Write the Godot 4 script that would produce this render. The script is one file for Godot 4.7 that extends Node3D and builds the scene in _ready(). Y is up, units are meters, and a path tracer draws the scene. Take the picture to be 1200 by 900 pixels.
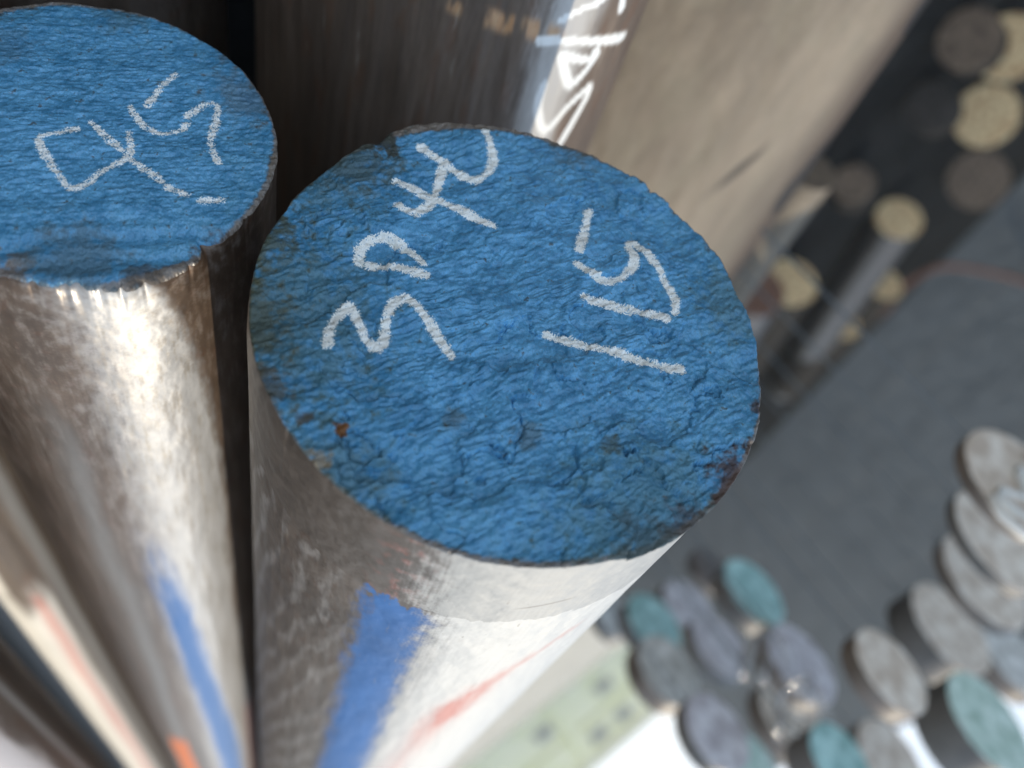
extends Node3D
# A close-up of painted round steel bars in an open yard. Units are metres, y is up, the bars run along -z.

const EYE := Vector3(0, 0.62, 0)          # the camera; every place below is given relative to it
const GROUND := 0.0
var noise_cache := {}
var tex_cache := {}
var rng := RandomNumberGenerator.new()

# ---------------------------------------------------------------- small helpers
func V(x: float, y: float) -> Vector2:
	return Vector2(x, y)

func lin(r: float, g: float, b: float) -> Color:
	return Color(r, g, b).linear_to_srgb()

func noise(kind: int, freq: float, seed_: int, octaves := 4, ridged := false) -> FastNoiseLite:
	var n := FastNoiseLite.new()
	n.noise_type = kind
	n.frequency = freq
	n.seed = seed_
	n.fractal_octaves = octaves
	n.fractal_type = FastNoiseLite.FRACTAL_NONE if octaves <= 1 else (FastNoiseLite.FRACTAL_RIDGED if ridged else FastNoiseLite.FRACTAL_FBM)
	return n

# noise bytes of w x h; sx and sy stretch the pattern along that axis
func noise_bytes(w: int, h: int, freq: float, seed_: int, sx := 1, sy := 1, octaves := 4, ridged := false) -> PackedByteArray:
	var n := noise(FastNoiseLite.TYPE_SIMPLEX_SMOOTH, freq, seed_, octaves, ridged)
	var im := n.get_image(maxi(8, w / sx), maxi(8, h / sy), false, false, true)
	if sx > 1 or sy > 1:
		im.resize(w, h, Image.INTERPOLATE_CUBIC)
	im.convert(Image.FORMAT_L8)
	return im.get_data()

func grain_normal(size: int, freq: float, seed_: int, depth: float, sx := 1, sy := 1) -> ImageTexture:
	var key := "%d %f %d %f %d %d" % [size, freq, seed_, depth, sx, sy]
	if not tex_cache.has(key):
		var n := noise(FastNoiseLite.TYPE_SIMPLEX_SMOOTH, freq, seed_, 4)
		var im := n.get_seamless_image(size / sx, size / sy, false, false, 0.1, true)
		im.resize(size, size, Image.INTERPOLATE_CUBIC)
		im.convert(Image.FORMAT_RGBA8)
		im.bump_map_to_normal_map(depth)
		tex_cache[key] = ImageTexture.create_from_image(im)
	return tex_cache[key]

func tone_tex(size: int, freq: float, seed_: int, a: Color, b: Color, sx := 1, sy := 1) -> ImageTexture:
	var n := noise(FastNoiseLite.TYPE_SIMPLEX_SMOOTH, freq, seed_, 5)
	var im := n.get_seamless_image(size / sx, size / sy, false, false, 0.1, true)
	im.resize(size, size, Image.INTERPOLATE_CUBIC)
	im.convert(Image.FORMAT_L8)
	var src := im.get_data()
	var out := PackedByteArray()
	out.resize(size * size * 3)
	var ramp := []
	for k in 256:
		var c: Color = a.lerp(b, smoothstep(0.15, 0.85, k / 255.0))
		ramp.append([c.r8, c.g8, c.b8])
	for k in src.size():
		var c = ramp[src[k]]
		out[k * 3] = c[0]
		out[k * 3 + 1] = c[1]
		out[k * 3 + 2] = c[2]
	return ImageTexture.create_from_image(Image.create_from_data(size, size, false, Image.FORMAT_RGB8, out))

func plain(c: Color, rough := 0.7, metal := 0.0) -> StandardMaterial3D:
	var m := StandardMaterial3D.new()
	m.albedo_color = c
	m.roughness = rough
	m.metallic = metal
	return m

# a matt surface with soft blotches, laid on in the object's own axes
func blotchy(a: Color, b: Color, seed_: int, scale_: float, rough := 0.75, bump := 2.0, sx := 1, sy := 1) -> StandardMaterial3D:
	var m := plain(Color.WHITE, rough)
	m.albedo_texture = tone_tex(256, 0.02, seed_, a, b, sx, sy)
	m.normal_enabled = true
	m.normal_texture = grain_normal(256, 0.06, 7, bump)
	m.uv1_triplanar = true
	m.uv1_scale = Vector3.ONE * scale_
	return m

func part(called: String, mesh: Mesh, m: Material, parent: Node3D) -> MeshInstance3D:
	var o := MeshInstance3D.new()
	o.name = called
	o.mesh = mesh
	if m:
		o.material_override = m
	parent.add_child(o, true)
	return o

func thing(called: String, label: String, category: String, at: Vector3, group := "") -> Node3D:
	var o := Node3D.new()
	o.name = called
	add_child(o, true)
	o.position = at
	tag(o, label, category, group)
	return o

func tag(o: Node, label: String, category: String, group := "") -> void:
	o.set_meta("label", label)
	o.set_meta("category", category)
	if group:
		o.set_meta("group", group)

func structure(called: String, mesh: Mesh, m: Material, at: Vector3) -> MeshInstance3D:
	var o := part(called, mesh, m, self)
	o.position = at
	o.set_meta("kind", "structure")
	return o

func box(size: Vector3) -> BoxMesh:
	var b := BoxMesh.new()
	b.size = size
	return b

# a box with chamfered long edges
func beam(size: Vector3, c := 0.006) -> ArrayMesh:
	var st := SurfaceTool.new()
	st.begin(Mesh.PRIMITIVE_TRIANGLES)
	st.set_smooth_group(-1)
	var pts: Array[Vector3] = []
	var h := size / 2
	var prof: Array[Vector2] = [V(-h.x + c, -h.y), V(h.x - c, -h.y), V(h.x, -h.y + c), V(h.x, h.y - c), V(h.x - c, h.y), V(-h.x + c, h.y), V(-h.x, h.y - c), V(-h.x, -h.y + c)]
	for z in [-h.z, h.z]:
		for p in prof:
			pts.append(Vector3(p.x, p.y, z))
	for k in 8:
		var n := (k + 1) % 8
		for i in [k, k + 8, n + 8, k, n + 8, n]:
			st.add_vertex(pts[i])
	for k in range(1, 7):
		for i in [0, k, k + 1]:
			st.add_vertex(pts[i])
		for i in [8, k + 9, k + 8]:
			st.add_vertex(pts[i])
	st.generate_normals()
	return st.commit()

# a round tube along points
func tube(path: PackedVector3Array, r: float, sides := 8) -> ArrayMesh:
	var st := SurfaceTool.new()
	st.begin(Mesh.PRIMITIVE_TRIANGLES)
	var side := Vector3.UP
	var rings := []
	for k in path.size():
		var t := (path[mini(k + 1, path.size() - 1)] - path[maxi(k - 1, 0)]).normalized()
		var u := (side - t * side.dot(t))
		u = u.normalized() if u.length() > 0.01 else t.cross(Vector3.RIGHT).normalized()
		var w := t.cross(u)
		var ring := []
		for s in sides + 1:
			var a := TAU * s / sides
			ring.append(u * cos(a) + w * sin(a))
		rings.append(ring)
		side = u
	for k in path.size():
		for s in sides + 1:
			st.set_normal(rings[k][s])
			st.set_uv(V(float(s) / sides, k))
			st.add_vertex(path[k] + rings[k][s] * r)
	for k in path.size() - 1:
		for s in sides:
			var a := k * (sides + 1) + s
			var b := a + sides + 1
			for i in [a, b, a + 1, b, b + 1, a + 1]:
				st.add_index(i)
	return st.commit()

func build(v: PackedVector3Array, n: PackedVector3Array, uv: PackedVector2Array, idx: PackedInt32Array) -> ArrayMesh:
	var arr := []
	arr.resize(Mesh.ARRAY_MAX)
	arr[Mesh.ARRAY_VERTEX] = v
	arr[Mesh.ARRAY_NORMAL] = n
	arr[Mesh.ARRAY_TEX_UV] = uv
	arr[Mesh.ARRAY_INDEX] = idx
	var m := ArrayMesh.new()
	m.add_surface_from_arrays(Mesh.PRIMITIVE_TRIANGLES, arr)
	return m

# rows x (cols) grid of points; wraps round when closed. Smooth normals from the neighbours.
func grid_mesh(v: PackedVector3Array, uv: PackedVector2Array, rows: int, cols: int, closed: bool, flip: bool) -> ArrayMesh:
	var n := PackedVector3Array()
	n.resize(v.size())
	for i in rows:
		var i0 := maxi(i - 1, 0) * cols
		var i1 := mini(i + 1, rows - 1) * cols
		for j in cols:
			var j0 := j - 1
			var j1 := j + 1
			if closed:                     # the last column repeats the first
				if j0 < 0: j0 = cols - 2
				if j1 >= cols: j1 = 1
			else:
				j0 = maxi(j0, 0)
				j1 = mini(j1, cols - 1)
			var c := (v[i * cols + j1] - v[i * cols + j0]).cross(v[i1 + j] - v[i0 + j])
			n[i * cols + j] = (-c if flip else c).normalized() if c.length_squared() > 1e-18 else Vector3.BACK
	var idx := PackedInt32Array()
	idx.resize((rows - 1) * (cols - 1) * 6)
	var q := 0
	for i in rows - 1:
		for j in cols - 1:
			var a := i * cols + j
			var b := a + cols
			if flip:
				idx[q] = a; idx[q + 1] = a + 1; idx[q + 2] = b
				idx[q + 3] = b; idx[q + 4] = a + 1; idx[q + 5] = b + 1
			else:
				idx[q] = a; idx[q + 1] = b; idx[q + 2] = a + 1
				idx[q + 3] = b; idx[q + 4] = b + 1; idx[q + 5] = a + 1
			q += 6
	return build(v, n, uv, idx)

# ---------------------------------------------------------------- bars
# rim: pairs of (angle in degrees, radius share), so that the cut end is as uneven as the real one
func rim_at(rim: Array, deg: float) -> float:
	if rim.is_empty():
		return 1.0
	for k in rim.size():
		var a: Vector2 = rim[k]
		var b: Vector2 = rim[(k + 1) % rim.size()]
		var span := fposmod(b.x - a.x, 360.0)
		var t := fposmod(deg - a.x, 360.0)
		if t <= span:
			t /= span
			return lerpf(a.y, b.y, t * t * (3 - 2 * t))
	return 1.0

# The rough cut end (in millimetres inside): height(p) gives the relief. Returns [face mesh, rim points].
func end_face(r_mm: float, rim: Array, rings: int, cols: int, height: Callable, edge: Callable, uv_half: float) -> Array:
	var v := PackedVector3Array()
	var uv := PackedVector2Array()
	var last := PackedVector3Array()
	for i in rings + 1:
		var share := pow(float(i) / rings, 0.8)
		for j in cols + 1:
			var deg := 360.0 * (j % cols) / cols
			var e: Vector2 = edge.call(deg)                 # (edge chip in mm, roll-off in mm)
			var rr: float = r_mm * rim_at(rim, deg) - e.x
			var d := share * rr
			var p := Vector2.from_angle(deg_to_rad(deg)) * d
			var near := (rr - d) / maxf(e.y, 0.3)
			var z: float = height.call(p)
			if near < 1.0:
				z -= e.y * 0.55 * (1.0 - sqrt(maxf(0.0, 1.0 - (1.0 - near) * (1.0 - near))))
			v.append(Vector3(p.x, p.y, z) * 0.001)
			uv.append(V(0.5 + p.x / (2 * uv_half), 0.5 - p.y / (2 * uv_half)))
			if i == rings:
				last.append(v[v.size() - 1])
	return [grid_mesh(v, uv, rings + 1, cols + 1, true, true), last]

const VK := 0.12          # a shaft's v is d / (d + VK): fine near the cut end, coarse far along
# dents: Callable(theta, d) -> mm added to the radius
func shaft(r: float, length: float, rim: PackedVector3Array, rings: int, cols: int, dent: Callable) -> ArrayMesh:
	var v := PackedVector3Array()
	var uv := PackedVector2Array()
	for i in rings + 1:
		var t := float(i) / rings
		var d := length * t * t * t
		var vv := d / (d + VK)
		for j in cols + 1:
			var deg := 360.0 * (j % cols) / cols
			var n := Vector2.from_angle(deg_to_rad(deg))
			var rr := r
			var z := -d
			if rim.size():
				var e := rim[j % cols]
				var k := exp(-d / 0.005)
				var over := V(e.x, e.y).length()
				rr = lerpf(r, over, k)
				z = -d + e.z * exp(-d / 0.004)
			rr += dent.call(deg, d) * 0.001
			if i == 0 and rim.size():
				rr = V(rim[j % cols].x, rim[j % cols].y).length()
			v.append(Vector3(n.x * rr, n.y * rr, z))
			uv.append(V(float(j) / cols, vv))
	return grid_mesh(v, uv, rings + 1, cols + 1, true, true)

# far end cap
func cap(r: float, z: float) -> ArrayMesh:
	var st := SurfaceTool.new()
	st.begin(Mesh.PRIMITIVE_TRIANGLES)
	for k in 32:
		var a := TAU * k / 32
		var b := TAU * (k + 1) / 32
		for p in [Vector3(0, 0, z), Vector3(cos(a) * r, sin(a) * r, z), Vector3(cos(b) * r, sin(b) * r, z)]:
			st.set_normal(Vector3.FORWARD)
			st.add_vertex(p)
	return st.commit()

# paints strokes into cover (0..255 per pixel); to_px maps a stroke point to pixels
func stroke_cover(w: int, h: int, strokes: Array, to_px: Callable, half_w: float, aspect := 1.0) -> PackedByteArray:
	var c := PackedByteArray()
	c.resize(w * h)
	var soft := half_w * 0.9
	for s in strokes:
		# a rounder line through the points
		var pts: Array[Vector2] = []
		for k in s.size():
			pts.append(to_px.call(s[k]))
		var fine: Array[Vector2] = []
		for k in pts.size() - 1:
			var p0 := pts[maxi(k - 1, 0)]
			var p3 := pts[mini(k + 2, pts.size() - 1)]
			for q in 6:
				fine.append(pts[k].cubic_interpolate(pts[k + 1], p0, p3, q / 6.0))
		fine.append(pts[pts.size() - 1])
		var run := 0.0
		for k in fine.size() - 1:
			var a := fine[k]
			var b := fine[k + 1]
			var hw := half_w * (0.92 + 0.16 * sin(run * 0.05 + s.size()))
			run += a.distance_to(b)
			var lo := Vector2(minf(a.x, b.x), minf(a.y, b.y)) - V(hw + 3, (hw + 3) * aspect)
			var hi := Vector2(maxf(a.x, b.x), maxf(a.y, b.y)) + V(hw + 3, (hw + 3) * aspect)
			var ab := V(b.x - a.x, (b.y - a.y) / aspect)
			for y in range(maxi(0, int(lo.y)), mini(h, int(hi.y) + 1)):
				for x in range(maxi(0, int(lo.x)), mini(w, int(hi.x) + 1)):
					var ap := V(x - a.x, (y - a.y) / aspect)
					var t := clampf(ap.dot(ab) / maxf(ab.length_squared(), 0.001), 0, 1)
					var d := (ap - ab * t).length()
					var k8 := int(255 * clampf((hw - d) / soft + 0.5, 0, 1))
					if k8 > c[y * w + x]:
						c[y * w + x] = k8
	return c

# Colours of an end face. blobs: [centre mm, radius mm, linear colour, strength]
func face_image(size: int, half: float, r_mm: float, base_a: Color, base_b: Color, worn: Color, blobs: Array, cover: PackedByteArray, chalk: Color, chalk_gone: float, seed_: int, ex: Vector2) -> ImageTexture:
	var n1 := noise_bytes(size, size, 0.006, seed_, 1, 1, 4)
	var n2 := noise_bytes(size, size, 0.05, seed_ + 1, 1, 1, 4)
	var n3 := noise_bytes(size, size, 0.2, seed_ + 2, 1, 1, 3)
	var n4 := noise_bytes(size, size, 0.02, seed_ + 3, 1, 1, 5)
	var out := PackedByteArray()
	out.resize(size * size * 4)
	var mm := 2.0 * half / size
	var q := 0
	for y in size:
		var py := half - y * mm
		for x in size:
			var px := x * mm - half
			var a := n1[q] / 255.0
			var b := n2[q] / 255.0
			var c := n3[q] / 255.0
			var e := n4[q] / 255.0
			var rr := sqrt(px * px + py * py)
			var col := base_a.lerp(base_b, clampf((a * 0.45 + e * 0.75 + b * 0.25 - 0.72) * 1.7 + 0.5, 0, 1))
			col = col * (0.72 + 0.56 * c)
			var rough := 0.29 + 0.2 * b
			# bare and dirty specks where the paint did not reach
			var speck := smoothstep(0.70, 0.80, b * 0.65 + e * 0.35) * 0.75
			col = col.lerp(worn, speck)
			# a worn ring along the edge
			col = col.lerp(Color(0.06, 0.17, 0.20), clampf((rr / r_mm - 0.66) * 1.3 + (e - 0.5) * 1.4, 0, 1) * 0.4)
			var lim := r_mm - 0.6 - 4.0 * e * e * e - 1.4 * b
			if rr > lim:
				col = col.lerp(worn, clampf((rr - lim) / 2.0, 0, 1) * 0.75)
			# a thin lip of bare steel
			col = col.lerp(Color(0.20, 0.155, 0.115) * (0.6 + 0.8 * c), smoothstep(r_mm - 0.9 - b, r_mm - 0.1 - b, rr) * 0.75)
			for k in blobs:
				var d: float = V(px - k[0].x, py - k[0].y).length() / k[1]
				if d < 1.6:
					var t: float = clampf((1.25 - d + (e - 0.5) * 1.3 + (b - 0.5) * 0.9) * 1.6, 0, 1) * k[3]
					var kc: Color = k[2]
					col = col.lerp(kc * (0.7 + 0.6 * c), t)
					rough = lerpf(rough, 0.8, t * 0.7)
			var mark := cover[q] / 255.0
			if mark > 0.0:
				var keep := smoothstep(0.0, 0.22, mark * 0.75 + (c - 0.5) * 1.05 + (b - 0.5) * 0.6 - chalk_gone)
				keep *= minf(1.0, mark * 3.0)
				col = col.lerp(chalk * (0.80 + 0.35 * c), keep * 0.95)
				rough = lerpf(rough, 0.75, keep)
			col = col.linear_to_srgb()
			var o := q * 4
			out[o] = clampi(int(col.r * 255), 0, 255)
			out[o + 1] = clampi(int(col.g * 255), 0, 255)
			out[o + 2] = clampi(int(col.b * 255), 0, 255)
			out[o + 3] = clampi(int(rough * 255), 0, 255)
			q += 1
	return ImageTexture.create_from_image(Image.create_from_data(size, size, false, Image.FORMAT_RGBA8, out))

# Colours of a shaft: paint(theta, d in mm, a, b, c, e) -> linear colour with roughness in its alpha
func shaft_image(w: int, h: int, seed_: int, paint: Callable, cover := PackedByteArray(), ink := Color.WHITE) -> ImageTexture:
	var n1 := noise_bytes(w, h, 0.008, seed_, 1, 1, 4)                 # blotches
	var n2 := noise_bytes(w, h, 0.05, seed_ + 1, 1, 2, 4)              # streaks along the bar
	var n3 := noise_bytes(w, h, 0.22, seed_ + 2, 1, 1, 3)              # grain
	var n4 := noise_bytes(w, h, 0.035, seed_ + 3, 1, 1, 5)             # ragged edges
	var n5 := noise_bytes(w, h, 0.16, seed_ + 4, 1, 14, 3)             # fine lines along the bar
	var out := PackedByteArray()
	out.resize(w * h * 4)
	var q := 0
	for y in h:
		var vv := (y + 0.5) / h
		var d := VK * vv / maxf(1.0 - vv, 0.003) * 1000.0
		for x in w:
			var th := 360.0 * x / w
			if th > 225.0: th -= 360.0
			var col: Color = paint.call(th, d, n1[q] / 255.0, n2[q] / 255.0, (n3[q] * 0.45 + n5[q] * 0.55) / 255.0, n4[q] / 255.0)
			var rough := col.a
			if cover.size() and cover[q] > 0:
				col = col.lerp(ink, smoothstep(0.25, 0.55, cover[q] / 255.0 + (n3[q] / 255.0 - 0.5) * 0.35))
				rough = lerpf(rough, 0.6, cover[q] / 255.0)
			col = col.linear_to_srgb()
			var o := q * 4
			out[o] = clampi(int(col.r * 255), 0, 255)
			out[o + 1] = clampi(int(col.g * 255), 0, 255)
			out[o + 2] = clampi(int(col.b * 255), 0, 255)
			out[o + 3] = clampi(int(rough * 255), 0, 255)
			q += 1
	return ImageTexture.create_from_image(Image.create_from_data(w, h, false, Image.FORMAT_RGBA8, out))

func painted(tex: Texture2D, normal: Texture2D, strength: float, metal := 0.0, uv_scale := Vector3.ONE) -> StandardMaterial3D:
	var m := StandardMaterial3D.new()
	m.albedo_texture = tex
	m.roughness = 1.0
	m.roughness_texture = tex
	m.roughness_texture_channel = BaseMaterial3D.TEXTURE_CHANNEL_ALPHA
	m.metallic = metal
	m.normal_enabled = true
	m.normal_texture = normal
	m.normal_scale = strength
	m.uv1_scale = uv_scale
	return m

# dark mill scale, brown to grey, with pale scuffs along the bar
func scale_color(a: float, b: float, c: float, e: float) -> Color:
	var col := Color(0.046, 0.032, 0.023).lerp(Color(0.118, 0.088, 0.066), clampf(a * 0.7 + b * 0.5 - 0.15, 0, 1))
	col = col.lerp(Color(0.085, 0.042, 0.022), smoothstep(0.6, 0.8, e) * 0.45)
	col = col * (0.75 + 0.5 * c)
	col.a = 0.42 + 0.2 * b
	return col

const WHITE_PAINT_AND_SUN := Color(0.52, 0.512, 0.485, 0.6)  # for real white paint and for sunlit bands put into the colour
const BLUE_PAINT := Color(0.016, 0.115, 0.33, 0.7)
const RED_PAINT := Color(0.42, 0.10, 0.07, 0.6)

func paint_main(th: float, d: float, a: float, b: float, c: float, e: float) -> Color:
	var col := scale_color(a, b, c, e)
	# the ground ring at the end
	var ring := d + (e - 0.5) * 5.0 - 1.5 * sin(deg_to_rad(th * 3.0))
	var in_ring := 1.0 - smoothstep(43.0, 45.0, ring)
	if in_ring > 0.0:
		var bare := Color(0.060, 0.045, 0.034).lerp(Color(0.090, 0.068, 0.052), a) * (0.8 + 0.4 * c)
		bare = bare.lerp(Color(0.16, 0.06, 0.04), smoothstep(0.5, 0.75, e) * smoothstep(22.0, 33.0, th) * (1.0 - smoothstep(34.0, 46.0, th)))
		bare.a = 0.5
		col = col.lerp(bare, in_ring)
	else:
		# reflections of neighbouring bars, drawn as pale streaks in slanted rows
		var rows := 0.5 + 0.5 * sin(th * 0.75 + d * 0.11 + (a - 0.5) * 6.0)
		var reflection := smoothstep(0.42, 0.85, b * 0.35 + rows * 0.38 + e * 0.2 + c * 0.15 - 0.08) * (1.0 - smoothstep(14.0, 30.0, th))
		col = col.lerp(Color(0.28, 0.265, 0.25, 0.36), reflection * 0.55)
	# white paint on the upper side, with the sun's glare mixed into its colour
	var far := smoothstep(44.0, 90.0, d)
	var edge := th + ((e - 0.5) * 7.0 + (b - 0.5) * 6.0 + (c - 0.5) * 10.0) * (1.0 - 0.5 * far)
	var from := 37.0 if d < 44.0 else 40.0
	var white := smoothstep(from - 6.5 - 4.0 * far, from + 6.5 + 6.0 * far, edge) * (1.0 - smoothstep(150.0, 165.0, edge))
	var wp := WHITE_PAINT_AND_SUN * (0.9 + 0.14 * c)
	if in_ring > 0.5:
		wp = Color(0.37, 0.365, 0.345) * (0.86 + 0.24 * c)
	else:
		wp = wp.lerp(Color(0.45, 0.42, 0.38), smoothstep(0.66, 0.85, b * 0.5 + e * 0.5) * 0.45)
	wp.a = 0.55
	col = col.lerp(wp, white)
	# scratches in the white of the ring, and flakes gone where it ends
	var nick := exp(-pow((d - 31.0 + (th - 62.0) * 0.35) / 0.5, 2)) * smoothstep(56.0, 60.0, th) * (1.0 - smoothstep(67.0, 71.0, th))
	nick = maxf(nick, smoothstep(0.74, 0.80, b * 0.6 + c * 0.4) * 0.8 * smoothstep(38.0, 44.0, th) * (1.0 - smoothstep(52.0, 75.0, th)))
	col = col.lerp(Color(0.13, 0.115, 0.10, 0.6), nick * white * 0.8)
	# the blue stripe that starts at the ring
	var run := clampf((d - 44.0) / 250.0, 0, 1)
	var mid := lerpf(33.0, 35.5, run)
	var half := 7.4 + 1.5 * run
	var off := absf(th - mid + (e - 0.5) * 5.0 * (1.0 - run * 0.5)) + (c - 0.5) * 1.6
	var stripe := (1.0 - smoothstep(half - 3.5, half + 3.0, off)) * smoothstep(45.0, 49.0, d + (e - 0.5) * 12.0 + (b - 0.5) * 9.0)
	stripe *= 1.0 - 0.6 * smoothstep(0.66, 0.84, b * 0.5 + c * 0.5)
	var bp := BLUE_PAINT * (0.8 + 0.4 * a)
	bp.a = 0.75
	col = col.lerp(bp, stripe * 0.93)
	# a red smear rising along the white side
	var rc := 55.0 + 27.0 * exp(-(d - 64.0) / 62.0)
	var rw := lerpf(1.8, 5.0, smoothstep(80.0, 160.0, d))
	var red := exp(-pow((th - rc + (e - 0.5) * 3.0) / rw, 2)) * smoothstep(62.0, 72.0, d) * (0.35 + 0.65 * exp(-pow((d - 160.0) / 45.0, 2)))
	col = col.lerp(RED_PAINT, clampf(red * (0.55 + 0.6 * b), 0, 0.8))
	return col

func paint_left(th: float, d: float, a: float, b: float, c: float, e: float) -> Color:
	var col := scale_color(a, b, c, e)
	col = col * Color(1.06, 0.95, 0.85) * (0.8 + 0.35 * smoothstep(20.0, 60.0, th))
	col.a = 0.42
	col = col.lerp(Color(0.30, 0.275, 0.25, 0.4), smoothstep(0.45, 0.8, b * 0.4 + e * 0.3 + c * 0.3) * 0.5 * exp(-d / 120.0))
	col = col.lerp(Color(0.16, 0.15, 0.14, 0.35), exp(-pow((th - 46.0 + (a - 0.5) * 8.0) / 5.0, 2)) * smoothstep(40.0, 110.0, d) * 0.7)  # grey reflection along the flank, put into the colour
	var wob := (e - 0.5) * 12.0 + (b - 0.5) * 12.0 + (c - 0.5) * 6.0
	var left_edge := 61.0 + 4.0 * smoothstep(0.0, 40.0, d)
	var shadow_edge := 82.0 + 18.0 * (1.0 - exp(-d / 45.0)) + 8.0 * smoothstep(300.0, 700.0, d)  # shadow edge of the large bar, drawn into the colour
	var glare := smoothstep(left_edge - 13.0, left_edge + 13.0, th + wob * 0.7) * (1.0 - smoothstep(shadow_edge - 3.0, shadow_edge + 3.0, th + wob * 0.2))  # sun glare along the bar, painted as a silvery band
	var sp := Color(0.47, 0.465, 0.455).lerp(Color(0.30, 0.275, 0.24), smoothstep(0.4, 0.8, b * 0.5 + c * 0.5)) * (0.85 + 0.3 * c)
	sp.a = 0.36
	col = col.lerp(sp, glare * 0.95)
	var mid := 66.0 + 16.0 * clampf((d - 180.0) / 520.0, 0, 1)
	var half := 5.0 + 5.0 * clampf((d - 150.0) / 500.0, 0, 1)
	var stripe := (1.0 - smoothstep(half - 4.5, half + 4.5, absf(th - mid) + (e - 0.5) * 4.0)) * smoothstep(150.0, 280.0, d + (b - 0.5) * 60.0)
	col = col.lerp(BLUE_PAINT, stripe * 0.9)
	var orange := (1.0 - smoothstep(7.0, 10.0, absf(th - 41.0) + (e - 0.5) * 5.0)) * smoothstep(590.0, 640.0, d)
	col = col.lerp(Color(0.62, 0.17, 0.05, 0.6), orange)
	var pink := (1.0 - smoothstep(2.0, 5.0, absf(th - 104.0))) * smoothstep(520.0, 600.0, d)
	col = col.lerp(Color(0.6, 0.25, 0.18, 0.6), pink * 0.7)
	return col

func paint_top(th: float, d: float, a: float, b: float, c: float, e: float) -> Color:
	var col := scale_color(a, b, c, e) * 1.5
	col = col.lerp(Color(0.30, 0.27, 0.23), smoothstep(0.74, 0.86, b * 0.7 + c * 0.3) * 0.6)
	col.a = 0.7
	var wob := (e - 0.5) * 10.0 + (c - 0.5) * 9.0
	var pale := smoothstep(68.0, 80.0, th + wob * 0.6) * (1.0 - smoothstep(84.0, 93.0, th + wob * 0.4))  # the sunlit strip, painted in as a paler band
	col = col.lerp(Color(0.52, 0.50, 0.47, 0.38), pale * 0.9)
	# flaking rust where the ring was ground
	var ring := absf(d - 220.0 - (th - 65.0) * 0.4 + (a - 0.5) * 6.0)
	var rust := (1.0 - smoothstep(1.5, 6.0, ring)) * smoothstep(0.42, 0.66, e) * smoothstep(40.0, 52.0, th) * (1.0 - smoothstep(76.0, 84.0, th))
	col = col.lerp(Color(0.42, 0.17, 0.05, 0.45).lerp(Color(0.6, 0.42, 0.25, 0.4), c), rust)
	return col

func paint_side(th: float, d: float, a: float, b: float, c: float, e: float) -> Color:
	var col := scale_color(a, b, c, e)
	var wob := (e - 0.5) * 10.0 + (b - 0.5) * 10.0
	var near := smoothstep(76.0, 81.0, th + wob * 0.4)
	var white := smoothstep(36.0, 46.0, th + wob) * (1.0 - near * (1.0 - smoothstep(420.0, 470.0, d + (e - 0.5) * 60.0))) * (1.0 - smoothstep(97.0, 104.0, th + wob * 0.4))  # sunlit band beside the neighbour's shadow, put in as white
	var wp := WHITE_PAINT_AND_SUN * (0.9 + 0.14 * c)
	wp.a = 0.5
	col = col.lerp(wp, white * smoothstep(150.0, 260.0, d))
	col = col.lerp(Color(0.42, 0.415, 0.41, 0.32), (1.0 - white) * exp(-pow((th - 108.0) / 4.0, 2)))  # strip of gloss painted into the colour
	var red := exp(-pow((th - 91.5 + (e - 0.5) * 5.0) / 3.6, 2)) * smoothstep(420.0, 450.0, d)
	col = col.lerp(RED_PAINT, red * 0.55)
	return col

func paint_low(th: float, d: float, a: float, b: float, c: float, e: float) -> Color:
	var col := scale_color(a, b, c, e)
	var wob := (e - 0.5) * 10.0 + (b - 0.5) * 8.0
	var white := smoothstep(84.0, 92.0, th + wob) * (1.0 - smoothstep(126.0, 133.0, th + wob))  # sunlit top put into the colour as a whitish band
	col = col.lerp(Color(0.6, 0.55, 0.53, 0.5), white * 0.9 * smoothstep(300.0, 400.0, d))
	col = col.lerp(Color(0.45, 0.44, 0.43, 0.3), exp(-pow((th - 147.0) / 2.5, 2)))  # thin line of gloss painted into the colour
	return col

func paint_plain(_th: float, _d: float, a: float, b: float, c: float, e: float) -> Color:
	return scale_color(a, b, c, e)

func paint_pipe(th: float, d: float, a: float, b: float, c: float, e: float) -> Color:
	var col := Color(0.135, 0.112, 0.085).lerp(Color(0.29, 0.24, 0.18), clampf(a * 0.8 + b * 0.5 - 0.2, 0, 1))
	col = col.lerp(Color(0.22, 0.19, 0.14), smoothstep(0.5, 0.8, e) * 0.5) * (0.85 + 0.3 * c)
	col = col.lerp(Color(0.07, 0.048, 0.034), smoothstep(80.0, 100.0, th + (e - 0.5) * 2.0))  # shading towards the far side, painted as a fade to dark brown
	var scar := exp(-pow((th - 71.4 + (d - 333.0) * 0.16) / 1.1, 2)) * exp(-pow((d - 333.0) / 18.0, 2))
	col = col.lerp(Color(0.03, 0.026, 0.024), clampf(scar * 1.6, 0, 0.9))
	col.a = 0.85
	return col

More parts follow.
